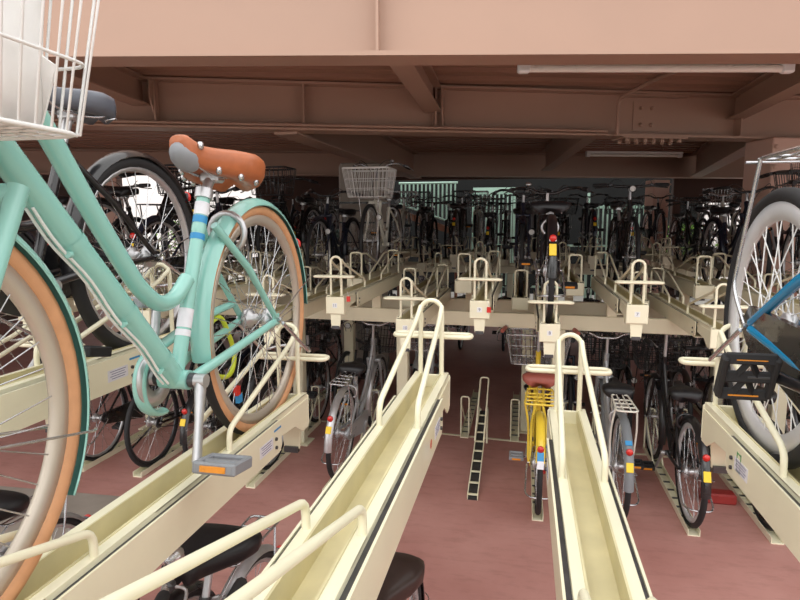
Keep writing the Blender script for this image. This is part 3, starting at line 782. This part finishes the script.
# near rack, lower tier (only saddles, bells and racks show)
proto('lowblack', city(barw=.22, barz=.90, headt=(.84, .80), paint=M_dark, rack=M_steel, mg=M_alu, seat=(.22, .88), sadw=.14, sadh=1.2, sadl=.29, basket=dict(m=M_steel), crank_angle=1.2), 1)
proto('lowbrown', city(M_brownp, rack=None, mg=M_dark, seat=(.26, .885), sad=M_vinylb, sadw=.115, sadh=1.3, sadl=.30, basket=dict(m=M_dark)), 1)
put('lowblack', -.945, 1.86, WZF, PI, 'black bicycle below the mint bicycle, its black saddle showing between two cream rails')
put('lowbrown', -.375, 1.84, WZF, PI, 'bicycle whose dark brown saddle shows at the bottom edge of the picture')
proto('lowbell', city(M_dark, rack=M_dark, mg=M_dark, basket=None, crank_angle=1.2, barz=.95, headt=(.835, .84), bellx=.21, bellr=1.5), 1)
put('lowbell', -1.085, .50, WZF, 0, 'bicycle whose chrome bell and handlebar show left of the black saddle at the bottom')
put('lowblack', -1.90, 1.93, WZF, PI, 'black bicycle at the lower left, saddle seen through the mint front wheel')
put('farblack', 1.13, 1.66, up(LOW), PI, 'black bicycle at the right edge behind the blue bicycle') .location.x = 1.04
put('farnavy', -1.74, 1.62, up(LOW), PI, 'dark navy bicycle on the upper rail at the far left behind the black one')
for X in (-2.3, -1.4, .14, .95):
    pass
for X, Y in ((-2.32, 1.84), (-1.86, 1.84), (-1.40, 1.84), (-.98, 1.82), (-.36, 1.82)):
    place(another_floor(), X if X != -.98 else -1.0, Y, 0, PI, 'cream floor rail under the nearest rack, %s' % {-2.32: 'farthest left', -1.86: 'under the lower left bicycle', -1.40: 'between two black bicycles', -.98: 'under the bicycle with a black saddle', -.36: 'under the bicycle with a brown saddle'}[X], 'bike rack rail', 'floor rails of the nearest rack')

# second rack, near side, lower tier
G2 = 'bicycles on the floor of the second rack, near side'
put('farblack', -3.25, 4.0, WZF, 0, 'black bicycle on the floor, farthest left in the second rack', G2)
put('blacksport', -2.76, 3.98, WZF, 0, 'black bicycle without mudguards on the floor, behind the mint chain guard', G2)
put('black', -2.32, 4.0, WZF, 0, 'black bicycle on the floor behind the mint rear wheel', G2)
put('farblack', -1.86, 4.12, WZF, 0, 'black bicycle on the floor right of the mint rear wheel', G2)
put('silver', -1.29, 4.06, WZF, 0, 'silver bicycle with red reflector on the floor left of the empty rail', G2, .05)
put('yellow', .128, 3.82, WZF, 0, 'yellow bicycle with red-brown saddle and wire basket on the floor', G2)
put('whiterack', .632, 3.84, WZF, 0, 'silver grey bicycle with white rear rack right of the middle rail', G2)
put('blackpale', 1.045, 3.84, WZF, 0, 'black bicycle with pale rear rim and basket on the floor at right', G2)
put('farsport', 1.50, 3.9, WZF, 0, 'dark bicycle on the floor behind the right cream rail', G2)
put('farblack', 1.95, 3.9, WZF, 0, 'black bicycle on the floor below the column at right', G2)
G3 = 'bicycles on the floor of the second rack, far side'
low3 = [('farblack', -3.0), ('farnavy', -2.54), ('farblack', -2.08), ('farsport', -1.60), ('farsilver', -.90), ('farnavy', .40), ('farblack', .86), ('farbrown', 1.30), ('farblack', 1.76), ('farsilver', 2.2)]
for i, (k, X) in enumerate(low3):
    put(k, X, 6.28, WZF, PI, 'dim bicycle on the floor of the far side of the second rack, %s' % ordn(i, len(low3)), G3)
# second rack, upper tier
GU = 'bicycles on the upper rails of the second rack'
put('upperblack', row2X[8], Y2+.02, up(level(8)), 0, 'black bicycle on upper rail with red light and yellow sticker, above the yellow bicycle', GU)
put('cream', row3X[4], Y3+.1, up(level3(4)), PI, 'cream bicycle with silver wire basket facing the camera before grey column', GU)
put('farsport', row3X[9], Y3, up(level3(9)), PI, 'black bicycle with wide bars on upper rail right of centre', GU)
put('farnavy', row2X[2], Y2, up(level(2)), 0, 'dark navy bicycle on upper rail behind the mint saddle', GU)
put('farblack', row2X[1], Y2, up(level(1)), 0, 'black bicycle on upper rail seen through the mint frame', GU)
put('farsport', row2X[0], Y2, up(level(0)), 0, 'dark bicycle on upper rail at far left of the second rack', GU)
ui = 0
us = [('farblack', 0), ('farblack', 2), ('farnavy', 3), ('farnavy', 7), ('farnavy', 11), ('farbrown', 12), ('farsilver', 13)]
for k, i in us:
    put(k, row3X[i], Y3, up(level3(i)), PI, 'dim bicycle facing the camera on far upper rails of second rack, %s' % ordn(ui, len(us)), GU); ui += 1
for k, i in (('farblack', 12), ('farnavy', 14)):
    put(k, row2X[i], Y2, up(level(i)), 0, 'dark bicycle on upper rail %s the right column' % ('behind the blue wheel, left of' if i == 12 else 'right of'), GU)
# far rack
GF = 'bicycles on the upper rails of the far rack'; kinds = ['farblack', 'farnavy', 'farsport', 'farbrown', 'farblack', 'farsilver', 'farsport', 'farnavy', 'farblack', 'farwhite']
full = [i for i in range(24) if i % 9 != 6]
for n_, i in enumerate(full):
    put(kinds[(i*7) % 10], row4X[i], Y4, up(level(i)), 0, 'distant bicycle on the upper rails of the far rack, %s along the row' % ordn(n_, len(full)), GF)
GL = 'bicycles on the floor of the far rack'
for n_ in range(16):
    put(kinds[(n_*3) % 10], -4.6+.62*n_, Y4, 0, 0, 'distant bicycle on the floor of the far rack, %s along the row' % ordn(n_, 16), GL)
row5X = [-3.6+.47*i for i in range(18)]
for i, X in enumerate(row5X):
    place(another(), X, 11.0, level3(i)-DEPTH, PI, 'distant cream upper slide rail on the farthest rack row', 'bike rack rail', 'upper slide rails of the farthest rack row')
    if i % 7 != 3: put(kinds[(i*3+1) % 10], X, 11.0, up(level3(i)), PI, 'distant bicycle facing the camera on the farthest rack row, %s along it' % ordn(i, 18), 'bicycles on the farthest rack row')
# ---------------------------------------------------------------- small things
# white paper bag in the mint basket
bag = MB(); secs = []
for k, (zz, sc) in enumerate(((0, .92), (.06, .97), (.14, 1.0), (.22, .97), (.29, .88), (.31, .5))):
    q = []
    for i in range(28):
        a = 2*PI*i/28; ex = abs(cos(a))**.5*(1 if cos(a) > 0 else -1); ey = abs(sin(a))**.5*(1 if sin(a) > 0 else -1)
        j = 1+.03*sin(5*a+k)+.02*sin(9*a+2*k)
        q.append((.178*ex*sc*j, .122*ey*sc*j, zz*.95+.012*sin(3*a+k) if k else 0))
    secs.append(q)
bag.loft(secs, M_bag)
o = bag.build('paper_bag'); o.location = (-.768, Y1-1.052, up(LOW)+.755)
tag(o, 'white paper bag filling the wire basket of the mint bicycle', 'bag')
lf = MB(); lf.box((0, 0, 0), (.075, .003, .08), M_bag, Matrix.Rotation(.6, 3, 'Y') @ Matrix.Rotation(.25, 3, 'X'))
o = lf.build('folded_leaflet'); o.location = (-.628, .685, 2.06); tag(o, 'white folded leaflet sticking out at the rear corner of the mint basket', 'leaflet')
rs = MB(); rs.box((0, 0, .035), (.22, .10, .07), mat('dull_red_paint', (150, 46, 42), .5), bev=.01)
o = rs.build('wheel_stop'); o.location = (1.32, 4.2, 0); tag(o, 'red block on the floor behind the black bicycle at right', 'wheel stop')

for X, Y, z, lab in ((-.195, 3.535, 1.36, 'small red paper tag hanging beside the number 8 plate'), (-1.06, 3.55, 1.40, 'small red and white paper tag hanging on the rail before the grey column'), (-.655, 3.535, 1.22, 'small red tag under the handle behind the tall empty hoop')):
    tg = MB(); tg.box((0, 0, 0), (.024, .002, .034), M_red, bev=.0005); tg.tube([(0, 0, .02), (-.01, .004, .05)], .0015, M_plw, 5)
    o = tg.build('paper_tag'); o.location = (X, Y, z); tag(o, lab, 'tag')
# ---------------------------------------------------------------- setting
fl = MB(); fl.prism([(-9.5, -2.2), (9.5, -2.2), (9.5, 13.6), (-9.5, 13.6)], -.12, 0, M_floor, 'xy'); struct(fl, 'floor')
sl = MB(); sl.prism([(-5.4, .8), (-2.12, .9), (-2.12, 3.46), (-5.4, 3.36)], 0, .004, M_conc, 'xy'); struct(sl, 'trim_1', 'grey concrete strip in the red floor at left')
sm = MB(); sm.bar((-2.4, 5.27, .002), (2.2, 4.86, .002), .03, .004, M_creamb); struct(sm, 'trim_2', 'thin metal joint strip across the red floor')
cl = MB(); cl.prism([(-10, .98), (10, 5.0), (10, 13.8), (-10, 13.8)], 3.08, 3.2, M_deck, 'xy')
# deck ribs run along the cross girders
du = Vector((1, .285, 0)).normalized(); dv = Vector((-du.y, du.x, 0))
for k in range(-8, 60):
    c = Vector((0, 0, 0))+dv*(k*.26)
    a = c-du*12; b = c+du*12
    # clip to the slab
    ts = []
    t0, t1 = 0.0, 1.0; d = b-a; ok = True
    for p0, dd, lo, hi in ((a.x, d.x, -9.9, 9.9), (a.y, d.y, -.25, 13.7)):
        u0, u1 = (lo-p0)/dd, (hi-p0)/dd; u0, u1 = min(u0, u1), max(u0, u1); t0 = max(t0, u0); t1 = min(t1, u1)
    if t1 > t0 and c.y-c.x*.212 > 3.16:
        A = a+d*t0; B = a+d*t1; cl.bar((A.x, A.y, 3.035), (B.x, B.y, 3.035), .13, .10, M_deck)
struct(cl, 'ceiling')
bw = MB()
for a, b, z0, z1 in ((-6.2, -3.3, 0, 3.0), (2.95, 3.1, 0, 2.25), (2.95, 9.6, 2.25, 3.0), (-3.3, 2.95, 2.78, 3.0)):
    bw.prism([(a, 13.3), (b, 13.3), (b, 13.5), (a, 13.5)], z0, z1, M_wall, 'xy')
struct(bw, 'wall_back')
for sx, nm, ya in ((-1, 'added_wall_left', 4.2), (1, 'added_wall_right', 7.4)):  # side walls added to keep daylight off the deep interior
    sw = MB(); sw.prism([(sx*9.6, ya), (sx*9.8, ya), (sx*9.8, 12.2), (sx*9.6, 12.2)], 0, 3.0, M_wall, 'xy'); struct(sw, nm)
dw = MB(); dw.prism([(-5.5, 17), (4.5, 17), (4.5, 17.2), (-5.5, 17.2)], -.13, 3.9, mat('darkness_backdrop', (7, 9, 9), .9, var=.2, scale=2), 'xy'); struct(dw, 'trim_7', 'added backdrop painted near-black as the darkness behind the green railing')  # added sheet, near-black colour stands in for darkness between the bars
gr = MB(); gr.prism([(-60, -40), (60, -40), (60, 70), (-60, 70)], -.3, -.13, M_asph, 'xy'); struct(gr, 'ground')

def girder(a, b, zb, h, fw, name, label, m=M_beam, stiff=(), tw=.014, tf=.02):
    mb = MB(); A = Vector((a[0], a[1], 0)); B = Vector((b[0], b[1], 0)); z = Vector((0, 0, 1))
    mb.bar(A+z*(zb+tf/2), B+z*(zb+tf/2), fw, tf, m); mb.bar(A+z*(zb+h-tf/2), B+z*(zb+h-tf/2), fw, tf, m)
    mb.bar(A+z*(zb+h/2), B+z*(zb+h/2), tw, h-2*tf, m)
    d = (B-A).normalized(); nrm = Vector((-d.y, d.x, 0))
    for t in stiff:
        q = A+d*t
        for s_ in (-1, 1):
            c0 = q+nrm*s_*(fw/4)
            R = Matrix((d, nrm, z)).transposed()
            mb.box(c0+z*(zb+h/2), (.012, fw/2-.004, h-2*tf-.002), m, R)
    o = mb.build(name); o['kind'] = 'structure'; o['label'] = label; return o
def on(p, q, x):
    t = (x-p[0])/(q[0]-p[0]); return (x, p[1]+(q[1]-p[1])*t)
# near girder: front edge of the bottom flange through (-1.861,2.384),(1.152,3.022)
n0, n1 = on((-1.861, 2.53), (1.152, 3.10), -9.4), on((-1.861, 2.53), (1.152, 3.10), 9.4)
dist = lambda p, x: math.hypot(x-p[0], (on(n0, n1, x)[1]-p[1]))
girder(n0, n1, 2.60, .50, .18, 'ceiling_beam', 'wide tan steel girder across the top of the picture', stiff=[dist(n0, x) for x in (-.67, 3.2, -4.6)])
s0, s1 = on((-3.351, 4.22), (1.952, 6.05), -9.4), on((-3.351, 4.22), (1.952, 6.05), 9.4)
dist2 = lambda x: math.hypot(x-s0[0], on(s0, s1, x)[1]-s0[1])
girder(s0, s1, 2.60, .375, .22, 'ceiling_beam', 'brown steel girder second from the camera carrying thin conduits', M_beam, stiff=[dist2(x) for x in (-2.85, -1.78, -.77, 1.80)])
t0, t1 = (-9.4, 7.6), (9.4, 13.0)
girder(t0, t1, 2.60, .375, .24, 'ceiling_beam', 'dark steel girder deep under the ceiling')
# joists between girders
J = M_beam
def joist(a, b, zb, h, w, label):
    girder(a, b, zb, h, w, 'ceiling_joist', label, J, tw=.012, tf=.014)
joist((-.70, on(n0, n1, -.70)[1]+.12), (-.77, on(s0, s1, -.77)[1]-.02), 2.77, .205, .14, 'short tan joist between the two girders near the middle')
joist((-2.72, on(n0, n1, -2.72)[1]+.12), (-2.95, on(s0, s1, -2.95)[1]-.02), 2.77, .205, .14, 'short tan joist between the two girders at left')
joist((1.78, on(n0, n1, 1.78)[1]+.12), (1.80, on(s0, s1, 1.80)[1]-.02), 2.77, .205, .14, 'short tan joist between the two girders at right')
girder((-1.93, on(s0, s1, -1.93)[1]+.02), (-1.80, 10.0), 2.58, .395, .20, 'ceiling_beam', 'tan girder running away above the grey column', M_beam)
girder((2.12, on(s0, s1, 2.12)[1]+.1), (2.75, 10.9), 2.60, .375, .18, 'ceiling_beam', 'tan girder running away from the pink column', M_beam)
girder((.62, on(s0, s1, .62)[1]+.04), (.30, 9.9), 2.66, .315, .14, 'ceiling_joist', 'tan joist running away behind the white tube lamp', M_beam)
# gusset plates at joist ends
gp = MB()
for X in (-2.92, -.775):
    q = on(s0, s1, X); gp.prism([(q[1]-.12, 2.95), (q[1]-.01, 2.95), (q[1]-.01, 2.64), (q[1]-.04, 2.64), (q[1]-.12, 2.82)], X-.006+.09, X+.006+.09, M_beam)
struct(gp, 'trim_3', 'gusset plates where the joists meet the second girder')
# splice plates with bolts on the second girder
sp = MB(); R2 = Matrix((( (Vector(s1+(0,))-Vector(s0+(0,))).normalized()), Vector((-(s1[1]-s0[1]), s1[0]-s0[0], 0)).normalized(), Vector((0, 0, 1)))).transposed()
cx, cy = on(s0, s1, 1.05)
C0 = Vector((cx, cy, 0))
sp.box(C0+R2 @ Vector((0, -.012, 2.78)), (.34, .012, .25), M_beam, R2)
sp.box(C0+R2 @ Vector((0, 0, 2.592)), (.58, .22, .014), M_beam, R2)
sp.box(C0+R2 @ Vector((0, -.06, 2.945)), (.58, .09, .014), M_beam, R2)
struct(sp, 'trim_4', 'splice plates on the second girder')
for dx in (-.11, -.02, .06, .13):
    pass
bl = MB()
for dx in (-.10, .0):
    for zz in (2.71, 2.85): bl.lathe([(0, -.02), (.016, -.016), (.018, 0), (0, 0)], M_beam, tuple(C0+R2 @ Vector((dx, -.018, zz))), 'y', 8)
for i in range(7):
    for yy in (-.07, .07):
        bl.lathe([(0, -.03), (.017, -.03), (.019, -.012), (.019, 0), (0, 0)], M_beam, tuple(C0+R2 @ Vector((-.24+.08*i, yy, 2.585))), 'z', 8)
struct(bl, 'trim_5', 'rows of bolts in the girder splice')
# conduits along the second girder
cd = MB()
for off, zz in ((-.125, 2.635), (-.125, 2.607)):
    a = Vector((-6, on(s0, s1, -6)[1], 0)); b = Vector((.62, on(s0, s1, .62)[1], 0))
    cd.tube([a+R2 @ Vector((0, off, zz)), b+R2 @ Vector((0, off, zz))], .012, M_beam, 8)
o = cd.build('conduit_pipe'); tag(o, 'pair of thin brown conduits along the bottom of the second girder', 'pipe')
cd = MB(); q = Vector((.70, on(s0, s1, .70)[1], 0))
cd.tube(rounded([q+R2 @ Vector((0, -.14, 2.60)), q+R2 @ Vector((.0, -.14, 2.90)), q+R2 @ Vector((.08, -.5, 2.965)), q+R2 @ Vector((.1, -1.9, 2.965))], .06), .016, M_beam, 8)
o = cd.build('conduit_pipe'); tag(o, 'single brown conduit bending up the girder beside the bolted splice', 'pipe')
# columns
co = MB()
def column(cx_, cy_, w, m, name, label, top=2.6):
    mb = MB(); R = R2
    mb.box((cx_, cy_, top/2), (w, w, top), m, R, .01); mb.box((cx_, cy_, .012), (w+.16, w+.16, .024), m, R)
    for zz in (top-.25, top-.08):
        for sx in (-.15, .15): mb.lathe([(0, -.02), (.018, -.02), (.02, 0), (0, 0)], m, tuple(Vector((cx_, cy_, zz))+R @ Vector((sx, -w/2, 0))), 'y', 8)
    o = mb.build(name); o['kind'] = 'structure'; o['label'] = label
column(2.20, 6.10, .36, M_colm, 'column', 'pink-tan steel column at right behind the blue bicycle')
column(-2.02, 7.45, .58, M_colg, 'column', 'grey column behind the cream bicycle with a basket', 2.575)
for X, Y in ((2.3, 11.6), (-6.4, 8.45), (6.2, 12.05)):
    column(X, Y, .3, M_colm, 'column', {2.3: 'tan column far back right of centre', -6.4: 'tan column far left', 6.2: 'tan column far right'}[X])
# bands round the grey column
bd = MB()
for zz in (1.35, 1.62, 1.86, 2.1): bd.box((-2.02, 7.45, zz), (.60, .60, .018), M_dark, R2)
struct(bd, 'trim_6', 'dark bands round the grey column')
# tube lamps
def lamp(a, b, z, label):
    A = Vector(a+(z,)); B = Vector(b+(z,)); d = (B-A); L = d.length; ang = math.atan2(d.y, d.x)
    root = empty('tube_lamp', (A+B)/2, ang)
    h = MB(); h.box((0, 0, .045), (L, .07, .03), M_plw, bev=.006)
    for s_ in (-1, 1): h.box((s_*(L/2-.03), 0, .012), (.06, .045, .05), M_plw, bev=.008)
    for s_ in (-1, 1): h.tube([(s_*L*.3, 0, .05), (s_*L*.3, 0, 2.984-z)], .008, M_beam, 6)
    h.build('fitting', root)
    t = MB(); t.tube([(-L/2+.05, 0, .008), (L/2-.05, 0, .008)], .0165, M_lamp, 12); t.build('tube', root)
    tag(root, label, 'lamp')
lamp((-.055, 3.10), (1.26, 3.37), 2.607, 'long white tube lamp hanging just behind the near girder')
lamp((.75, 8.3), (2.0, 8.65), 2.72, 'white tube lamp deep under the ceiling between two girders')
# green slatted stair railing and fence at the back
root = empty('stair_railing', (-2.3, 14.4, 0))
for i in range(14):
    x = -.64+i*.1; zb = 2.27-(x+.64)*.345
    fn = MB(); fn.tube([(x, 0, zb), (x, 0, 2.78)], .02, M_fence, 6); fn.build('railing_bar', root)
rl = MB(); rl.tube([(-.7, 0, 2.78), (.72, 0, 2.78)], .025, M_fence, 8); rl.tube([(-.7, 0, 2.29), (.72, 0, 1.80)], .022, M_fence, 8); rl.build('railing_rail', root)
ss = MB(); ss.bar((-.75, .05, 2.10), (.75, .05, 1.58), .06, .15, M_wood); ss.build('stringer', root)
for x in (-.72, .70):
    pp = MB(); z1 = 2.02 if x < 0 else 1.55; pp.box((x, .05, z1/2-.065), (.07, .07, z1+.13), M_wood); pp.build('support_post', root)
tag(root, 'pale green barred stair railing sloping down at the back left of centre', 'railing')
root = empty('slat_fence', (0, 14.8, 0))
for i in range(42):
    x = -1.22+i*.1
    if -.28 < x < 1.5: continue
    fb = MB(); fb.box((x, 0, 1.25 if x < 0 else 1.15), (.034, .02, 2.7 if x < 0 else 2.2), M_fence); fb.build('fence_slat', root)
fr_ = MB()
for zz in (.3, 1.3): fr_.box((.85, .025, zz), (4.2, .03, .05), M_fence)
fr_.box((-.75, .025, 2.6), (1.0, .03, .16), M_fence); fr_.box((2.2, .025, 2.2), (1.5, .03, .06), M_fence)
for x in (-1.24, -.26, 1.45, 2.95): fr_.box((x, .05, 1.2), (.06, .06, 2.66), M_fence)
fr_.build('fence_frame', root)
tag(root, 'pale green slatted fence at the back behind the far bicycles', 'fence')
# hedge plants outside on the left and right
def bush(X, Y, h, w, label, name='shrub'):
    root = empty(name, (X, Y, -.13)); lf = MB(); rnd = random.Random(int(X*10+Y*7))
    for i in range(700):
        a = rnd.uniform(0, 2*PI); t = rnd.random()**.5; zz = h*(.15+.85*rnd.random()); k = math.sqrt(max(0, 1-((zz/h-.55)/.55)**2))
        c = Vector((w*t*k*cos(a), w*t*k*sin(a), zz)); s_ = rnd.uniform(.05, .11)
        R = Matrix.Rotation(rnd.uniform(0, 6), 3, 'Z') @ Matrix.Rotation(rnd.uniform(-1, 1), 3, 'X')
        vs = [c+R @ Vector(v)*s_ for v in ((0, -1, 0), (.5, 0, .12), (0, 1, 0), (-.5, 0, .12))]
        lf.add(vs, [(0, 1, 2, 3)], M_leaf, False)
    lf.build('foliage', root)
    st = MB()
    for i in range(5): st.tube([(0, 0, 0), (w*.4*cos(i*1.3), w*.4*sin(i*1.3), h*.7)], [.03, .012], M_wood, 6)
    st.build('stem', root)
    tag(root, label, 'shrub', 'shrubs outside')
bush(-13.2, 16.5, 2.2, 1.1, 'green shrub in daylight outside, seen through the black wheel at left')
bush(-10.8, 17.5, 2.0, 1.0, 'green shrub outside at the left, nearer the mint seat tube')
bush(4.2, 17.0, 1.9, .9, 'green shrub in daylight outside at the back right')
# pale building far outside
wl = MB(); wl.prism([(-30, 24), (32, 24), (32, 24.4), (-30, 24.4)], -.13, 5.5, mat('pale_outdoor_wall', (232, 226, 224), .8, var=.05, scale=.6), 'xy'); struct(wl, 'wall_outside')

# ---------------------------------------------------------------- light and camera
w = bpy.data.worlds.new('sky'); bpy.context.scene.world = w; w.use_nodes = True
nt = w.node_tree; bg = nt.nodes['Background']; bg.inputs['Color'].default_value = (1.0, .985, .97, 1); bg.inputs['Strength'].default_value = 1.9
sun = bpy.data.objects.new('sun', bpy.data.lights.new('sun', 'SUN')); C.objects.link(sun)
sun.data.energy = .7; sun.data.angle = .8; sun.rotation_euler = (math.radians(48), 0, math.radians(-12)); sun.data.color = (1, .97, .93)
cam = bpy.data.objects.new('camera', bpy.data.cameras.new('camera')); C.objects.link(cam)
f = 600.0; cam.data.sensor_fit = 'HORIZONTAL'; cam.data.sensor_width = 36; cam.data.lens = f/800*36; cam.data.clip_start = .02
pitch = math.atan(79/f)
dv_ = (125*1.0, f*cos(pitch)+79*sin(pitch)); az = math.atan2(dv_[0], dv_[1])
cam.location = (0, 0, 1.88); cam.rotation_euler = (PI/2-pitch, 0, az)
bpy.context.scene.camera = cam
sc = bpy.context.scene
sc.view_settings.view_transform = 'Standard'; sc.view_settings.look = 'None'; sc.view_settings.gamma = 1; sc.view_settings.exposure = 0.0
